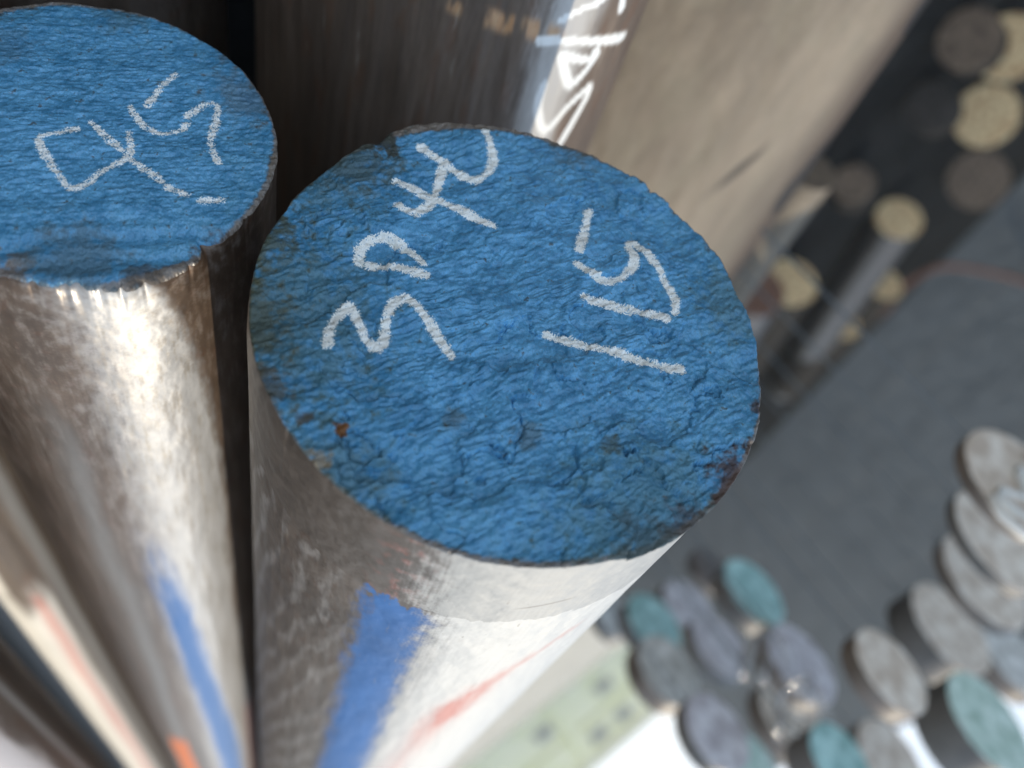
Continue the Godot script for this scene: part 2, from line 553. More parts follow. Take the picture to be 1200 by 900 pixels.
func _ready() -> void:
	rng.seed = 11
	# ---------------- camera
	var cam := Camera3D.new()
	cam.name = "camera"
	add_child(cam)
	var basis_x := Vector3(-0.77295, 0.59257, 0.22673)
	var basis_y := Vector3(-0.41962, -0.74549, 0.51784)
	var basis_z := Vector3(0.47588, 0.30512, 0.82489)
	cam.transform = Transform3D(Basis(basis_x, basis_y, basis_z).orthonormalized(), EYE)
	var lens := CameraAttributesPhysical.new()
	lens.frustum_focal_length = 28.03
	lens.frustum_focus_distance = 0.262
	lens.frustum_near = 0.02
	lens.frustum_far = 400.0
	lens.exposure_aperture = 5.2
	lens.auto_exposure_enabled = false
	cam.attributes = lens
	cam.keep_aspect = Camera3D.KEEP_HEIGHT
	cam.fov = 46.363
	cam.near = 0.02
	cam.far = 400.0
	cam.current = true
	print("fov ", cam.fov)
	# ---------------- sky, exposure
	var env := Environment.new()
	var sky := Sky.new()
	var sm := ProceduralSkyMaterial.new()
	sm.sky_top_color = Color(0.60, 0.68, 0.78)
	sm.sky_horizon_color = Color(0.97, 0.98, 0.97)
	sm.sky_curve = 0.16
	sm.sky_energy_multiplier = 1.0
	sm.ground_bottom_color = Color(0.30, 0.29, 0.27)
	sm.ground_horizon_color = Color(0.75, 0.76, 0.76)
	sky.sky_material = sm
	env.background_mode = Environment.BG_SKY
	env.sky = sky
	env.background_energy_multiplier = 1.6
	env.tonemap_mode = Environment.TONE_MAPPER_LINEAR
	env.tonemap_exposure = 1.2
	env.sdfgi_enabled = true
	env.ssao_enabled = true
	env.ssil_enabled = true
	var we := WorldEnvironment.new()
	we.name = "world_environment"
	we.environment = env
	add_child(we)
	# ---------------- sun: high and a little beyond the bars, so that the cut ends face away from it
	var sun := DirectionalLight3D.new()
	sun.name = "sun"
	sun.light_energy = 0.9
	sun.light_color = Color(1.0, 0.94, 0.84)
	sun.light_angular_distance = 0.5
	sun.shadow_enabled = true
	add_child(sun)
	var to_sun := Vector3(0.160, 0.784, -0.60).normalized()
	sun.transform = Transform3D(Basis.looking_at(-to_sun, Vector3.BACK), Vector3(0, 5, 0))

	# ---------------- thin fog, added to lift the dark background as lens glare would
	env.fog_enabled = true
	env.fog_density = 0.007
	env.fog_light_color = Color(0.96, 0.96, 0.94)

	make_setting()
	make_pile()
	make_rack()

# ---------------------------------------------------------------- the setting
func make_setting() -> void:
	var concrete := blotchy(Color(0.62, 0.60, 0.55), Color(0.72, 0.70, 0.65), 21, 0.25, 0.9, 1.0)
	var plane := PlaneMesh.new()
	plane.size = Vector2(220, 220)
	structure("ground", plane, concrete, Vector3(0, GROUND - 0.004, -70))
	var dark := blotchy(Color(0.065, 0.075, 0.085), Color(0.10, 0.11, 0.12), 22, 0.6, 0.95, 3.0)
	dark.metallic_specular = 0.1
	var pad := PlaneMesh.new()
	pad.size = Vector2(9.0, 14.0)
	structure("yard_pavement", pad, dark, Vector3(-1.0, GROUND, -2.0))

	# long dark shed wall on the left, clad in wide boards
	var w := thing("shed_wall", "long dark slate grey wall clad in horizontal boards behind the far bar ends", "wall", Vector3(-4.5, GROUND, 0))
	var boards := [blotchy(Color(0.28, 0.31, 0.33), Color(0.31, 0.34, 0.36), 23, 0.5, 0.6, 1.0), blotchy(Color(0.29, 0.32, 0.34), Color(0.32, 0.35, 0.37), 24, 0.5, 0.6, 1.0)]
	var one := beam(Vector3(0.04, 0.3205, 4.5), 0.002)
	for row in 7:
		for k in 3:
			var o := part("board", one, boards[(row * 2 + k) % 2], w)
			o.position = Vector3(0.002 * ((row + k) % 2), 0.17 + row * 0.32, 2.2 - 4.5 * k)
	var posts := plain(Color(0.16, 0.17, 0.18), 0.6)
	for k in 4:
		var o := part("post", beam(Vector3(0.08, 2.25, 0.08), 0.006), posts, w)
		o.position = Vector3(-0.065, 1.125, 4.4 - 4.45 * k)

	# low pale building far beyond the yard
	var b := thing("yard_building", "pale beige low building with two rows of small grey windows, beyond the bars", "building", Vector3(-8.0, GROUND, -42.0))
	var beige := blotchy(Color(0.95, 0.96, 0.78), Color(0.98, 0.98, 0.85), 25, 0.1, 0.9, 0.5)
	var o1 := part("wall", box(Vector3(23, 3.0, 6)), beige, b)
	o1.position = Vector3(0, 1.5, 0)
	o1 = part("roof", beam(Vector3(23.6, 0.25, 6.6), 0.04), plain(Color(0.86, 0.86, 0.80), 0.8), b)
	o1.position = Vector3(0, 3.127, 0)
	o1 = part("plinth_band", box(Vector3(23.04, 0.16, 6.04)), plain(Color(0.80, 0.80, 0.55), 0.8), b)
	o1.position = Vector3(0, 1.62, 0)
	var pane := plain(Color(0.52, 0.55, 0.52), 0.2)
	var framec := plain(Color(0.80, 0.79, 0.70), 0.6)
	for row in 2:
		for k in 12:
			if k % 5 == 2 + row or k % 7 == 4 - row:
				continue
			var fr := part("window", beam(Vector3(0.98, 0.58, 0.08), 0.01), framec, b)
			fr.position = Vector3(-10.5 + k * 1.75 + 0.25 * (k % 2), 0.62 + row * 1.45 + 0.25, 3.03)
			var pn := part("pane", box(Vector3(0.84, 0.44, 0.02)), pane, fr)
			pn.position = Vector3(0, 0, 0.036)
	for k in 3:
		o1 = part("pilaster", beam(Vector3(0.4, 3.0, 0.3), 0.03), beige, b)
		o1.position = Vector3(-6.0 + k * 6.4, 1.5, 3.1)

	var p := thing("green_post", "short green painted post standing on the sunny concrete before the beige building", "post", Vector3(-3.52, GROUND, -7.1))
	part("shaft", beam(Vector3(0.1, 0.86, 0.1), 0.012), plain(Color(0.18, 0.46, 0.34), 0.6), p).position = Vector3(0, 0.43, 0)
	part("foot_plate", beam(Vector3(0.2, 0.02, 0.2), 0.004), plain(Color(0.18, 0.42, 0.32), 0.6), p).position = Vector3(0, 0.01, 0)
	make_tree()

func make_tree() -> void:
	var t := thing("small_tree", "small yellow green tree at the corner of the beige building", "tree", Vector3(-20.6, GROUND, -42.0))
	part("trunk", tube(PackedVector3Array([Vector3(0, 0, 0), Vector3(0.05, 0.9, 0.03), Vector3(0.0, 1.9, 0.0), Vector3(0.1, 2.8, 0.05)]), 0.09), plain(Color(0.34, 0.28, 0.22), 0.9), t)
	var st := SurfaceTool.new()
	st.begin(Mesh.PRIMITIVE_TRIANGLES)
	st.set_smooth_group(-1)
	for k in 2600:
		var a := Vector3(rng.randfn(), rng.randfn(), rng.randfn()).normalized()
		var c := Vector3(0, 2.65, 0) + Vector3(a.x * 0.75, a.y * 1.05, a.z * 0.75) * pow(rng.randf(), 0.4) * (0.75 + 0.35 * sin(a.x * 5.0 + a.y * 4.0))
		var u := Vector3(rng.randfn(), rng.randfn(), rng.randfn()).normalized() * 0.09
		var w := u.cross(Vector3(rng.randfn(), rng.randfn(), rng.randfn())).normalized() * 0.05
		for q in [c - u, c + w, c + u, c - u, c + u, c - w]:
			st.add_vertex(q)
	st.generate_normals()
	var leaf := plain(Color(0.52, 0.60, 0.22), 0.6)
	leaf.backlight_enabled = true
	leaf.backlight = Color(0.35, 0.40, 0.10)
	leaf.cull_mode = BaseMaterial3D.CULL_DISABLED
	part("crown", st.commit(), leaf, t)

# ---------------------------------------------------------------- the pile in front
var h_big: FastNoiseLite
var h_mid: FastNoiseLite
var h_fine: FastNoiseLite
var h_cell: FastNoiseLite
var h_warp: FastNoiseLite
var h_crack: FastNoiseLite
var h_facet: FastNoiseLite

func main_height(p: Vector2) -> float:
	# coordinates along and across the grain of the break
	var s := p.x * -0.99 + p.y * 0.12
	var t := p.x * 0.12 + p.y * 0.99
	var wx := h_warp.get_noise_2d(p.x, p.y) * 6.0
	var wy := h_warp.get_noise_2d(p.x + 300.0, p.y) * 6.0
	var calm := h_big.get_noise_2d(p.x * 0.5 + 90.0, p.y * 0.5)
	var h := h_big.get_noise_2d(s * 0.5, t * 1.0) * 1.7
	# ripples along the grain, strong in some places and nearly gone in others
	var ripple := 1.0 - absf(h_mid.get_noise_2d(s * 0.36 + wx * 0.3, t * 1.25 + wy * 0.3)) * 2.2
	h += ripple * (0.08 + 0.26 * smoothstep(-0.25, 0.35, -calm))
	h += h_fine.get_noise_2d(s * 0.45 + wx * 0.4, t * 1.3 + wy * 0.4) * (0.18 + 0.26 * smoothstep(-0.3, 0.3, h_warp.get_noise_2d(p.x * 1.7, p.y * 1.7 + 60.0)))
	h += h_big.get_noise_2d(s * 1.3 + 40.0, t * 3.4) * 0.5
	# torn plates: flat patches that end in small steps, with cracks between them
	var where := smoothstep(-0.2, 0.3, calm + 0.010 * (p.y * 0.8 + p.x * 0.35))
	# the grainy facets of a broken face
	h += (1.0 - 0.65 * where) * h_facet.get_noise_2d(s * 0.36 + wx * 0.3, t * 1.1 + wy * 0.3) * (0.20 + 0.22 * smoothstep(-0.2, 0.3, h_warp.get_noise_2d(p.x * 1.3 + 20.0, p.y * 1.3)))
	var ps := s * 0.75 + wx * 1.7 + h_mid.get_noise_2d(s, t) * 2.5
	var pt := t + wy * 1.7 + h_mid.get_noise_2d(s + 60.0, t) * 2.5
	h += h_cell.get_noise_2d(ps, pt) * (0.14 + 1.0 * where)
	var gap := h_crack.get_noise_2d(ps, pt) + 1.0
	h -= (1.0 - smoothstep(0.0, 0.09, gap)) * (0.15 + 0.85 * where) * smoothstep(-0.1, 0.2, h_warp.get_noise_2d(p.x + 140.0, p.y))
	return h

func left_height(p: Vector2) -> float:
	var s := p.x * -0.916 + p.y * 0.4
	var t := p.x * 0.4 + p.y * 0.916
	var h := h_big.get_noise_2d(s * 0.7 + 500.0, t * 1.2) * 0.9
	h += (1.0 - absf(h_mid.get_noise_2d(s * 0.3 + 77.0, t * 1.5)) * 2.0) * 0.28
	h += h_fine.get_noise_2d(s * 0.5, t * 1.6 + 200.0) * 0.2 + h_facet.get_noise_2d(s * 0.4, t * 1.1) * 0.28
	# a smeared lip along the lower edge, with long furrows
	var lip := smoothstep(24.0, 44.0, t)
	h = h * (1.0 - 0.6 * lip) - lip * lip * 2.2 + lip * 0.5 * sin(t * 0.9 + s * 0.05 + h_warp.get_noise_2d(s * 0.5, t) * 3.0)
	return h

func flat_height(p: Vector2) -> float:
	return h_big.get_noise_2d(p.x + 40.0, p.y) * 0.8 + h_mid.get_noise_2d(p.x, p.y + 30.0) * 0.3

func main_edge(deg: float) -> Vector2:
	var n := h_fine.get_noise_2d(deg * 0.55, 900.0)
	var big := h_warp.get_noise_2d(deg * 1.2, 400.0)
	var chip := maxf(0.0, n - 0.2) * 0.5 + maxf(0.0, big - 0.35) * 1.2
	chip += 1.7 * exp(-pow((deg - 269.5) / 1.8, 2))         # the notch
	return V(chip, 0.5 + 0.4 * (big + 0.5))

func left_edge(deg: float) -> Vector2:
	var n := h_fine.get_noise_2d(deg * 0.5, 1300.0)
	var big := h_warp.get_noise_2d(deg * 1.2, 800.0)
	var low := exp(-pow((deg - 85.0) / 40.0, 2))
	return V(maxf(0.0, n) * 0.5 + low * maxf(0.0, h_mid.get_noise_2d(deg * 0.9, 50.0)) * 4.0 + 2.5 * exp(-pow((deg - 103.0) / 5.0, 2)), 0.7 + 2.2 * low + 0.4 * big)

func no_edge(_deg: float) -> Vector2:
	return V(0, 1.5)

func no_dent(_t: float, _d: float) -> float:
	return 0.0

func soft_dent(t: float, d: float) -> float:
	return h_big.get_noise_2d(t * 0.4, d * 260.0) * 0.25 + h_mid.get_noise_2d(t * 0.9, d * 500.0) * 0.06

func make_pile() -> void:
	h_big = noise(FastNoiseLite.TYPE_SIMPLEX_SMOOTH, 0.035, 3, 3)
	h_mid = noise(FastNoiseLite.TYPE_SIMPLEX_SMOOTH, 0.16, 4, 3)
	h_fine = noise(FastNoiseLite.TYPE_SIMPLEX_SMOOTH, 0.42, 5, 3)
	h_warp = noise(FastNoiseLite.TYPE_SIMPLEX_SMOOTH, 0.045, 6, 2)
	h_cell = noise(FastNoiseLite.TYPE_CELLULAR, 0.055, 8, 1)
	h_cell.cellular_return_type = FastNoiseLite.RETURN_CELL_VALUE
	h_cell.cellular_jitter = 1.0
	h_crack = noise(FastNoiseLite.TYPE_CELLULAR, 0.055, 8, 1)
	h_crack.cellular_return_type = FastNoiseLite.RETURN_DISTANCE2_SUB
	h_crack.cellular_jitter = 1.0
	h_facet = noise(FastNoiseLite.TYPE_CELLULAR, 0.33, 12, 2)
	h_facet.cellular_return_type = FastNoiseLite.RETURN_DISTANCE
	h_facet.cellular_jitter = 1.0
	var grain := grain_normal(512, 0.09, 31, 5.0)
	var skin := grain_normal(512, 0.08, 32, 3.0, 1, 3)

	# ---- the large bar in the middle
	var marks := [
	[V(-11.74,-67.11), V(-14.62,-59.40), V(-16.68,-52.49), V(-19.92,-48.63), V(-25.24,-49.38), V(-29.95,-52.90), V(-33.05,-58.93), V(-35.01,-63.94)],
	[V(-15.62,-58.94), V(-10.95,-55.11), V(-5.82,-50.09), V(-1.34,-46.86), V(5.23,-45.49), V(8.61,-50.07)],
	[V(3.30,-58.54), V(-1.64,-50.51), V(-4.69,-45.27), V(-9.38,-37.37), V(-13.26,-30.62)],
	[V(29.59,-38.14), V(27.15,-41.08), V(22.65,-42.71), V(18.58,-41.78), V(15.79,-37.91), V(14.44,-33.70), V(14.21,-28.32)],
	[V(27.88,-35.91), V(22.57,-30.81), V(16.24,-24.49)],
	[V(52.40,-17.52), V(50.16,-20.34), V(46.11,-23.53), V(41.13,-25.06), V(41.53,-20.13), V(42.31,-14.22), V(41.30,-10.55), V(38.24,-11.70), V(34.59,-16.43), V(30.28,-20.00), V(26.00,-20.24), V(24.58,-17.01), V(24.25,-11.57), V(24.91,-4.80), V(25.19,1.73)],
	[V(-45.34,-21.70), V(-37.64,-14.94), V(-31.74,-10.68)],
	[V(-27.55,-6.49), V(-29.32,-0.67), V(-32.36,3.25), V(-38.27,3.91), V(-44.35,1.63), V(-48.93,-5.17), V(-51.00,-4.53), V(-50.55,4.76), V(-48.82,13.19), V(-46.96,18.80), V(-43.66,22.10)],
	[V(-21.42,4.37), V(-25.94,9.03), V(-31.38,14.54), V(-35.43,18.44), V(-39.75,22.51)],
	[V(-3.11,9.04), V(-10.87,16.92), V(-19.21,25.48), V(-25.47,33.60), V(-30.68,38.15)],
	]
	var fs := 1280
	var half := 82.0
	var to_face := func(p: Vector2) -> Vector2: return V((p.x + half) / (2 * half) * fs, (half - p.y) / (2 * half) * fs)
	var rust := Color(0.060, 0.024, 0.014)
	var olive := Color(0.075, 0.075, 0.035)
	var blobs := [[V(62, -34), 30.0, Color(0.05, 0.10, 0.085), 0.6], [V(20, -76), 22.0, Color(0.05, 0.11, 0.12), 0.6], [V(-66, 30), 14.0, Color(0.08, 0.16, 0.17), 0.5], [V(8, 70), 24.0, Color(0.06, 0.15, 0.17), 0.55], [V(74, 16), 16.0, Color(0.07, 0.13, 0.13), 0.55], [V(70, -36), 15.0, olive, 0.7], [V(52, -60), 14.0, olive, 0.6], [V(74, -14), 7.0, Color(0.09, 0.07, 0.05), 0.6],
		[V(-22, 74), 9.0, rust, 0.85], [V(0, 76), 7.0, rust, 0.6], [V(13, 72), 8.0, Color(0.05, 0.075, 0.08), 0.6], [V(-44, 62), 4.0, rust, 0.7],
		[V(-1, -75), 6.0, Color(0.025, 0.024, 0.022), 0.9], [V(63, 6.4), 1.8, Color(0.17, 0.07, 0.02), 1.0], [V(73, 11), 3.0, Color(0.28, 0.20, 0.11), 0.7], [V(69, -1), 2.0, Color(0.10, 0.06, 0.03), 0.6],
		[V(10, -73), 14.0, Color(0.06, 0.075, 0.06), 0.5], [V(-60, -46), 9.0, Color(0.06, 0.07, 0.065), 0.5], [V(22, 32), 4.0, olive, 0.5], [V(36, 18), 3.0, olive, 0.5], [V(4, 46), 3.0, olive, 0.5]]
	var tex := face_image(fs, half, 75.0, Color(0.050, 0.215, 0.40), Color(0.125, 0.40, 0.68), Color(0.075, 0.065, 0.045), blobs, stroke_cover(fs, fs, marks, to_face, 1.6 / 164.0 * fs), Color(0.92, 0.94, 0.90), 0.30, 41, V(1, 0))
	var rim := [V(1, .992), V(25, .996), V(59, 1.006), V(80, 1.014), V(105, 1.006), V(127, .993), V(150, .984), V(177, .990), V(195, .988), V(229, 1.012), V(256, 1.036), V(269, 1.02), V(284, .99), V(314, .988), V(341, .991)]
	var bar := thing("round_bar", "large blue painted bar end with two lines of white chalk writing", "steel bar", EYE + Vector3(-0.13195, -0.09151, -0.20097), "round bars in the near pile")
	var f := end_face(75.0, rim, 230, 1000, main_height, main_edge, half)
	var fm := painted(tex, grain, 0.5)
	part("end_face", f[0], fm, bar)
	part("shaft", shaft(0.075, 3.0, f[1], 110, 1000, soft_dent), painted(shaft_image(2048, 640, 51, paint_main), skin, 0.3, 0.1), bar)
	part("far_end", cap(0.075, -3.0), plain(Color(0.3, 0.3, 0.3)), bar)

	# ---- the smaller bar to its left
	var chalk := [
	[V(0.42,-0.00), V(2.48,-0.48)],
	[V(4.35,-0.32), V(10.59,-0.30), V(11.78,5.63), V(11.60,12.33), V(11.19,18.38), V(7.92,19.90), V(0.90,17.20), V(-6.49,15.15), V(-9.26,12.27), V(-11.60,6.32)],
	[V(-4.32,-1.33), V(-5.31,5.68), V(-7.17,12.72), V(-8.50,18.78), V(-11.21,26.76)],
	[V(-11.67,29.65), V(-14.94,34.50)],
	[V(-17.49,37.95), V(-22.67,40.13)],
	[V(-34.03,-10.11), V(-27.67,-6.59), V(-21.31,-1.78)],
	[V(-16.52,-3.05), V(-16.48,4.16), V(-19.47,10.02), V(-25.06,10.72), V(-27.61,9.65)],
	[V(-29.14,6.65), V(-35.23,4.78), V(-38.98,5.59), V(-36.25,11.14), V(-31.07,17.64), V(-29.05,22.45), V(-28.42,27.08)],
	]
	var ls := 900
	var lh := 62.0
	var to_left := func(p: Vector2) -> Vector2: return V((p.x + lh) / (2 * lh) * ls, (lh - p.y) / (2 * lh) * ls)
	var lblobs := [[V(-50, 6), 11.0, Color(0.085, 0.08, 0.075), 0.45], [V(-55, -12), 6.0, Color(0.06, 0.05, 0.04), 0.5], [V(8, 54), 5.0, Color(0.06, 0.04, 0.025), 0.7], [V(-14, 55), 6.0, Color(0.055, 0.04, 0.03), 0.7],
		[V(36, 38), 6.0, Color(0.22, 0.14, 0.07), 0.8], [V(-30, -40), 7.0, Color(0.05, 0.09, 0.10), 0.4], [V(4, -40), 8.0, Color(0.05, 0.10, 0.15), 0.4], [V(28, -22), 8.0, Color(0.05, 0.10, 0.15), 0.35], [V(20, 42), 12.0, Color(0.07, 0.13, 0.17), 0.7]]
	var ltex := face_image(ls, lh, 54.5, Color(0.060, 0.235, 0.42), Color(0.145, 0.42, 0.69), Color(0.07, 0.06, 0.045), lblobs, stroke_cover(ls, ls, chalk, to_left, 1.35 / 124.0 * ls), Color(0.94, 0.95, 0.91), 0.50, 61, V(1, 0))
	var lrim := [V(46, .975), V(62, .985), V(80, 1.03), V(95, 1.03), V(111, 1.0), V(140, 1.01), V(165, .988), V(200, .98), V(240, 1.005), V(270, 1.02), V(330, 1.0)]
	bar = thing("round_bar", "smaller blue painted bar end with broken white chalk marks, left of the large one", "steel bar", EYE + Vector3(-0.05655, -0.20481, -0.20075), "round bars in the near pile")
	f = end_face(54.6, lrim, 150, 720, left_height, left_edge, lh)
	part("end_face", f[0], painted(ltex, grain, 0.6), bar)
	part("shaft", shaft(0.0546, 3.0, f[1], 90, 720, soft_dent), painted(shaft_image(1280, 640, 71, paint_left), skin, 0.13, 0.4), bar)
	part("far_end", cap(0.0546, -3.0), plain(Color(0.3, 0.3, 0.3)), bar)

	# ---- the bar behind with white paint writing along it; its end lies above the picture
	var tz := 0.02
	var ink := [
	[V(78.4,188.5), V(78.8,196.9), V(82.4,207.3), V(85.6,209.2), V(90.4,200.7), V(96.7,195.8), V(97.7,200.8), V(95.2,211.2), V(93.2,218.3)],
	[V(81.3,177.0), V(84.4,184.7), V(87.9,190.5), V(91.6,188.0), V(94.9,181.4), V(93.2,178.6), V(92.5,182.1), V(81.5,176.9)],
	[V(73.0,169.9), V(86.7,172.7), V(106.5,179.8)],
	[V(77.4,163.3), V(82.9,160.2), V(87.7,159.0), V(90.5, 156.5)],
	[V(98.7,165.3), V(97.8,162.4), V(96.8, 158.0)],
	]
	var tw := 1280
	var tht := 640
	var to_top := func(p: Vector2) -> Vector2:
		var d: float = p.y * 0.0012 + tz
		return V(p.x / 360.0 * tw, d / (d + VK) * tht)
	# one texture pixel is 0.34 mm across and about 1.3 mm along at this distance from the end
	var cover := stroke_cover(tw, tht, ink, to_top, 4.6, 0.30)
	bar = thing("round_bar", "dark brown bar behind the large one, with white writing along its side", "steel bar", EYE + Vector3(-0.2432, -0.27, tz), "round bars in the near pile")
	f = end_face(84.0, [], 30, 160, flat_height, no_edge, half)
	var blue_end := blotchy(Color(0.16, 0.40, 0.66), Color(0.22, 0.48, 0.74), 81, 9.0, 0.5, 3.0)
	part("end_face", f[0], blue_end, bar)
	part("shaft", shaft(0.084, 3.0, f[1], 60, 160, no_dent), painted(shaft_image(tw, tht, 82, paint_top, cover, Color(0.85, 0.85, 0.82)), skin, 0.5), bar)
	part("far_end", cap(0.084, -3.0), plain(Color(0.3, 0.3, 0.3)), bar)

	# ---- other bars of the pile: [label, place of the end, radius, paint]
	var side_tex := painted(shaft_image(768, 512, 91, paint_side), skin, 0.15, 0.45)
	var low_tex := painted(shaft_image(768, 512, 93, paint_low), skin, 0.15, 0.45)
	var plain_tex := painted(shaft_image(512, 384, 95, paint_plain), skin, 0.5)
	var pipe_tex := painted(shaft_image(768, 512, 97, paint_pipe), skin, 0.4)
	var brown_end := blotchy(Color(0.36, 0.31, 0.26), Color(0.48, 0.42, 0.35), 83, 9.0, 0.7, 3.0)
	var more := [
		["dark bar with a sunlit white band and a red line, beside the smaller blue bar", Vector3(0.022, -0.315, -0.19), 0.055, side_tex],
		["dark bar with a whitish top at the lower left corner", Vector3(0.1005, -0.229, -0.2), 0.055, low_tex],
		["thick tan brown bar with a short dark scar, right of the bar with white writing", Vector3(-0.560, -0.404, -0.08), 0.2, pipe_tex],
		["shaded bar lying in the dark gap under the two blue bars", Vector3(-0.122, -0.365, -0.21), 0.055, plain_tex],
		["lowest dark bar under the white and red striped bar", Vector3(-0.005, -0.43, -0.2), 0.056, plain_tex],
		["dark bar under the bar at the lower left corner", Vector3(0.132, -0.345, -0.2), 0.06, plain_tex],
		["thin brown bar lying beside the thick tan brown bar", Vector3(-0.80, -0.275, -0.60), 0.03, pipe_tex],
	]
	for m in more:
		bar = thing("round_bar", m[0], "steel bar", EYE + m[1], "round bars in the near pile")
		var r: float = m[2]
		f = end_face(r * 1000, [], 20, 120, flat_height, no_edge, half)
		part("end_face", f[0], brown_end if r < 0.04 or r > 0.1 else blue_end, bar)
		part("shaft", shaft(r, 3.0, f[1], 50, 120, no_dent), m[3], bar)
		part("far_end", cap(r, -3.0), plain(Color(0.3, 0.3, 0.3)), bar)

# ---------------------------------------------------------------- bars further off
# a painted end with worn patches of bare brown steel
func worn_end(a: Color, b: Color, seed_: int) -> StandardMaterial3D:
	var m := blotchy(a, b, seed_, 11.0, 0.6, 3.0)
	m.albedo_texture = tone_tex(256, 0.012, seed_, Color(a.r * 0.84, a.g * 0.82, a.b * 0.80), b)
	return m

func make_rack() -> void:
	var teal := [Color(0.68, 0.93, 0.95), Color(0.80, 0.97, 0.97)]
	var lilac := [Color(0.92, 0.92, 0.97), Color(0.97, 0.97, 0.99)]
	var tan_ := [Color(0.96, 0.91, 0.85), Color(0.99, 0.96, 0.91)]
	var grey := [Color(0.90, 0.93, 0.93), Color(0.96, 0.97, 0.96)]
	var mint := [Color(0.80, 0.97, 0.93), Color(0.90, 0.99, 0.96)]
	# [label, place of the end, radius, end colours]
	var far := [
		["teal blue billet end, highest of the group beside the large bar", Vector3(-0.742, 0.035, -1.114), 0.0540, teal, -26, 0.030],
		["lilac grey billet end with bright wire behind it", Vector3(-0.693, 0.138, -1.062), 0.0576, lilac, -26, 0.025],
		["lilac billet end just below the highest teal one", Vector3(-0.806, 0.077, -1.395), 0.0604, lilac, -26, 0.025],
		["dim lilac billet end between the teal pair near the rim of the large bar", Vector3(-0.893, -0.003, -1.548), 0.0616, lilac, -26, 0.030],
		["small teal billet end just off the white side of the large bar", Vector3(-0.712, -0.017, -1.354), 0.0556, teal, -26, 0.030],
		["grey billet end beside the corner of the beige building", Vector3(-0.576, 0.044, -1.144), 0.0516, grey, -26, 0.030],
		["pale lilac billet end beside the white sky", Vector3(-0.484, 0.118, -0.959), 0.0450, lilac, -26, 0.020],
		["brown grey billet end below the coil of bright wire", Vector3(-0.747, 0.209, -1.255), 0.0631, tan_, -25, 0.030],
		["teal billet end at the lower border", Vector3(-0.557, 0.214, -0.915), 0.0409, teal, -22, 0.040],
		["tan billet end with a sunlit billet side beside it", Vector3(-0.547, 0.150, -0.730), 0.0420, tan_, -24, 0.020],
		["sandy billet end with a bright top edge", Vector3(-0.936, 0.237, -1.079), 0.0697, tan_, -20, 0.050],
		["pinkish tan billet end, second in the slanting row at the right border", Vector3(-0.765, 0.165, -0.790), 0.0570, tan_, -18, 0.014],
		["pale tan billet end overlapping its neighbour, just under the scribbled one", Vector3(-0.681, 0.123, -0.650), 0.0548, tan_, -16, 0.012],
		["brown billet end scribbled with white paint at the right border", Vector3(-0.582, 0.075, -0.505), 0.0479, tan_, -12, 0.012],
		["large mint green billet end near the lower right corner", Vector3(-0.690, 0.275, -0.850), 0.0558, mint, -22, 0.050],
		["tan billet end at the lower border beside the mint green one", Vector3(-0.719, 0.296, -1.084), 0.0545, tan_, -22, 0.030],
		["smallest grey billet end, against the white side of the large bar", Vector3(-0.962, -0.091, -1.963), 0.0601, grey, -26, 0.030],
		["faint brown billet end touching the rim of the large bar", Vector3(-1.083, -0.035, -1.699), 0.0550, [Color(0.42, 0.40, 0.40), Color(0.50, 0.47, 0.45)], -26, 0.020],
		["mint green billet end by the sky at the lower border", Vector3(-0.757, 0.253, -1.478), 0.0572, mint, -25, 0.030],
		["grey billet end behind the mint green one at the right border", Vector3(-1.024, 0.333, -1.120), 0.0598, grey, -20, 0.030],
	]
	var bodies := [blotchy(Color(0.36, 0.355, 0.35), Color(0.46, 0.45, 0.44), 101, 4.0, 0.5, 0.4), blotchy(Color(0.38, 0.35, 0.325), Color(0.48, 0.44, 0.41), 102, 4.0, 0.5, 0.4)]
	var arm_m := plain(Color(0.38, 0.41, 0.43), 0.7)
	var black_scale := blotchy(Color(0.10, 0.095, 0.09), Color(0.16, 0.15, 0.14), 103, 4.0, 0.7, 0.4)
	black_scale.metallic_specular = 0.2
	var shiny := plain(Color(0.26, 0.26, 0.265), 0.32, 0.5)
	var k := 0
	for m in far:
		var r: float = m[2]
		var ln: float = m[5]
		var bar := thing("steel_billet", m[0], "steel billet", EYE + m[1], "billets on the far rack")
		bar.rotation.y = deg_to_rad(m[4])
		var f := end_face(r * 1000, [], 14, 72, flat_height, no_edge, 82.0)
		part("end_face", f[0], worn_end(m[3][0], m[3][1], 110 + k), bar)
		part("shaft", shaft(r, ln, f[1], 16, 72, no_dent), bodies[k % 2], bar)
		part("far_end", cap(r, -ln), arm_m, bar)
		if k == 13:
			var path := PackedVector3Array()
			for q in 40:
				var t := q / 39.0
				path.append(Vector3(-0.05 + 0.1 * t + 0.012 * sin(q * 1.1), 0.028 * sin(q * 0.8) + 0.02, 0.0015))
			part("scribble", tube(path, 0.003, 6), plain(Color(0.9, 0.9, 0.88), 0.6), bar)
		k += 1
	# the rack: a frame on the floor with a slim post under every billet
	var rk := thing("billet_rack", "slate grey steel rack whose slim posts carry the far billets", "rack", EYE + Vector3(-0.8, -0.62, -1.2))
	for x in [-0.2, 0.0, 0.2]:
		part("floor_beam", beam(Vector3(0.05, 0.04, 1.7), 0.004), arm_m, rk).position = Vector3(x, 0.02, 0)
	for m in far:
		var c: Vector3 = m[1] + Vector3(0, 0, -1).rotated(Vector3.UP, deg_to_rad(m[4])) * float(m[5]) * 0.55
		var top: float = c.y - m[2] - 0.003 + 0.62
		part("post", beam(Vector3(0.0018, top, 0.0018), 0.0003), arm_m, rk).position = Vector3(c.x + 0.8, top / 2, c.z + 1.2)
	# bright tie wire hanging round two of the bars
	var wire := plain(Color(0.80, 0.80, 0.80), 0.2, 1.0)
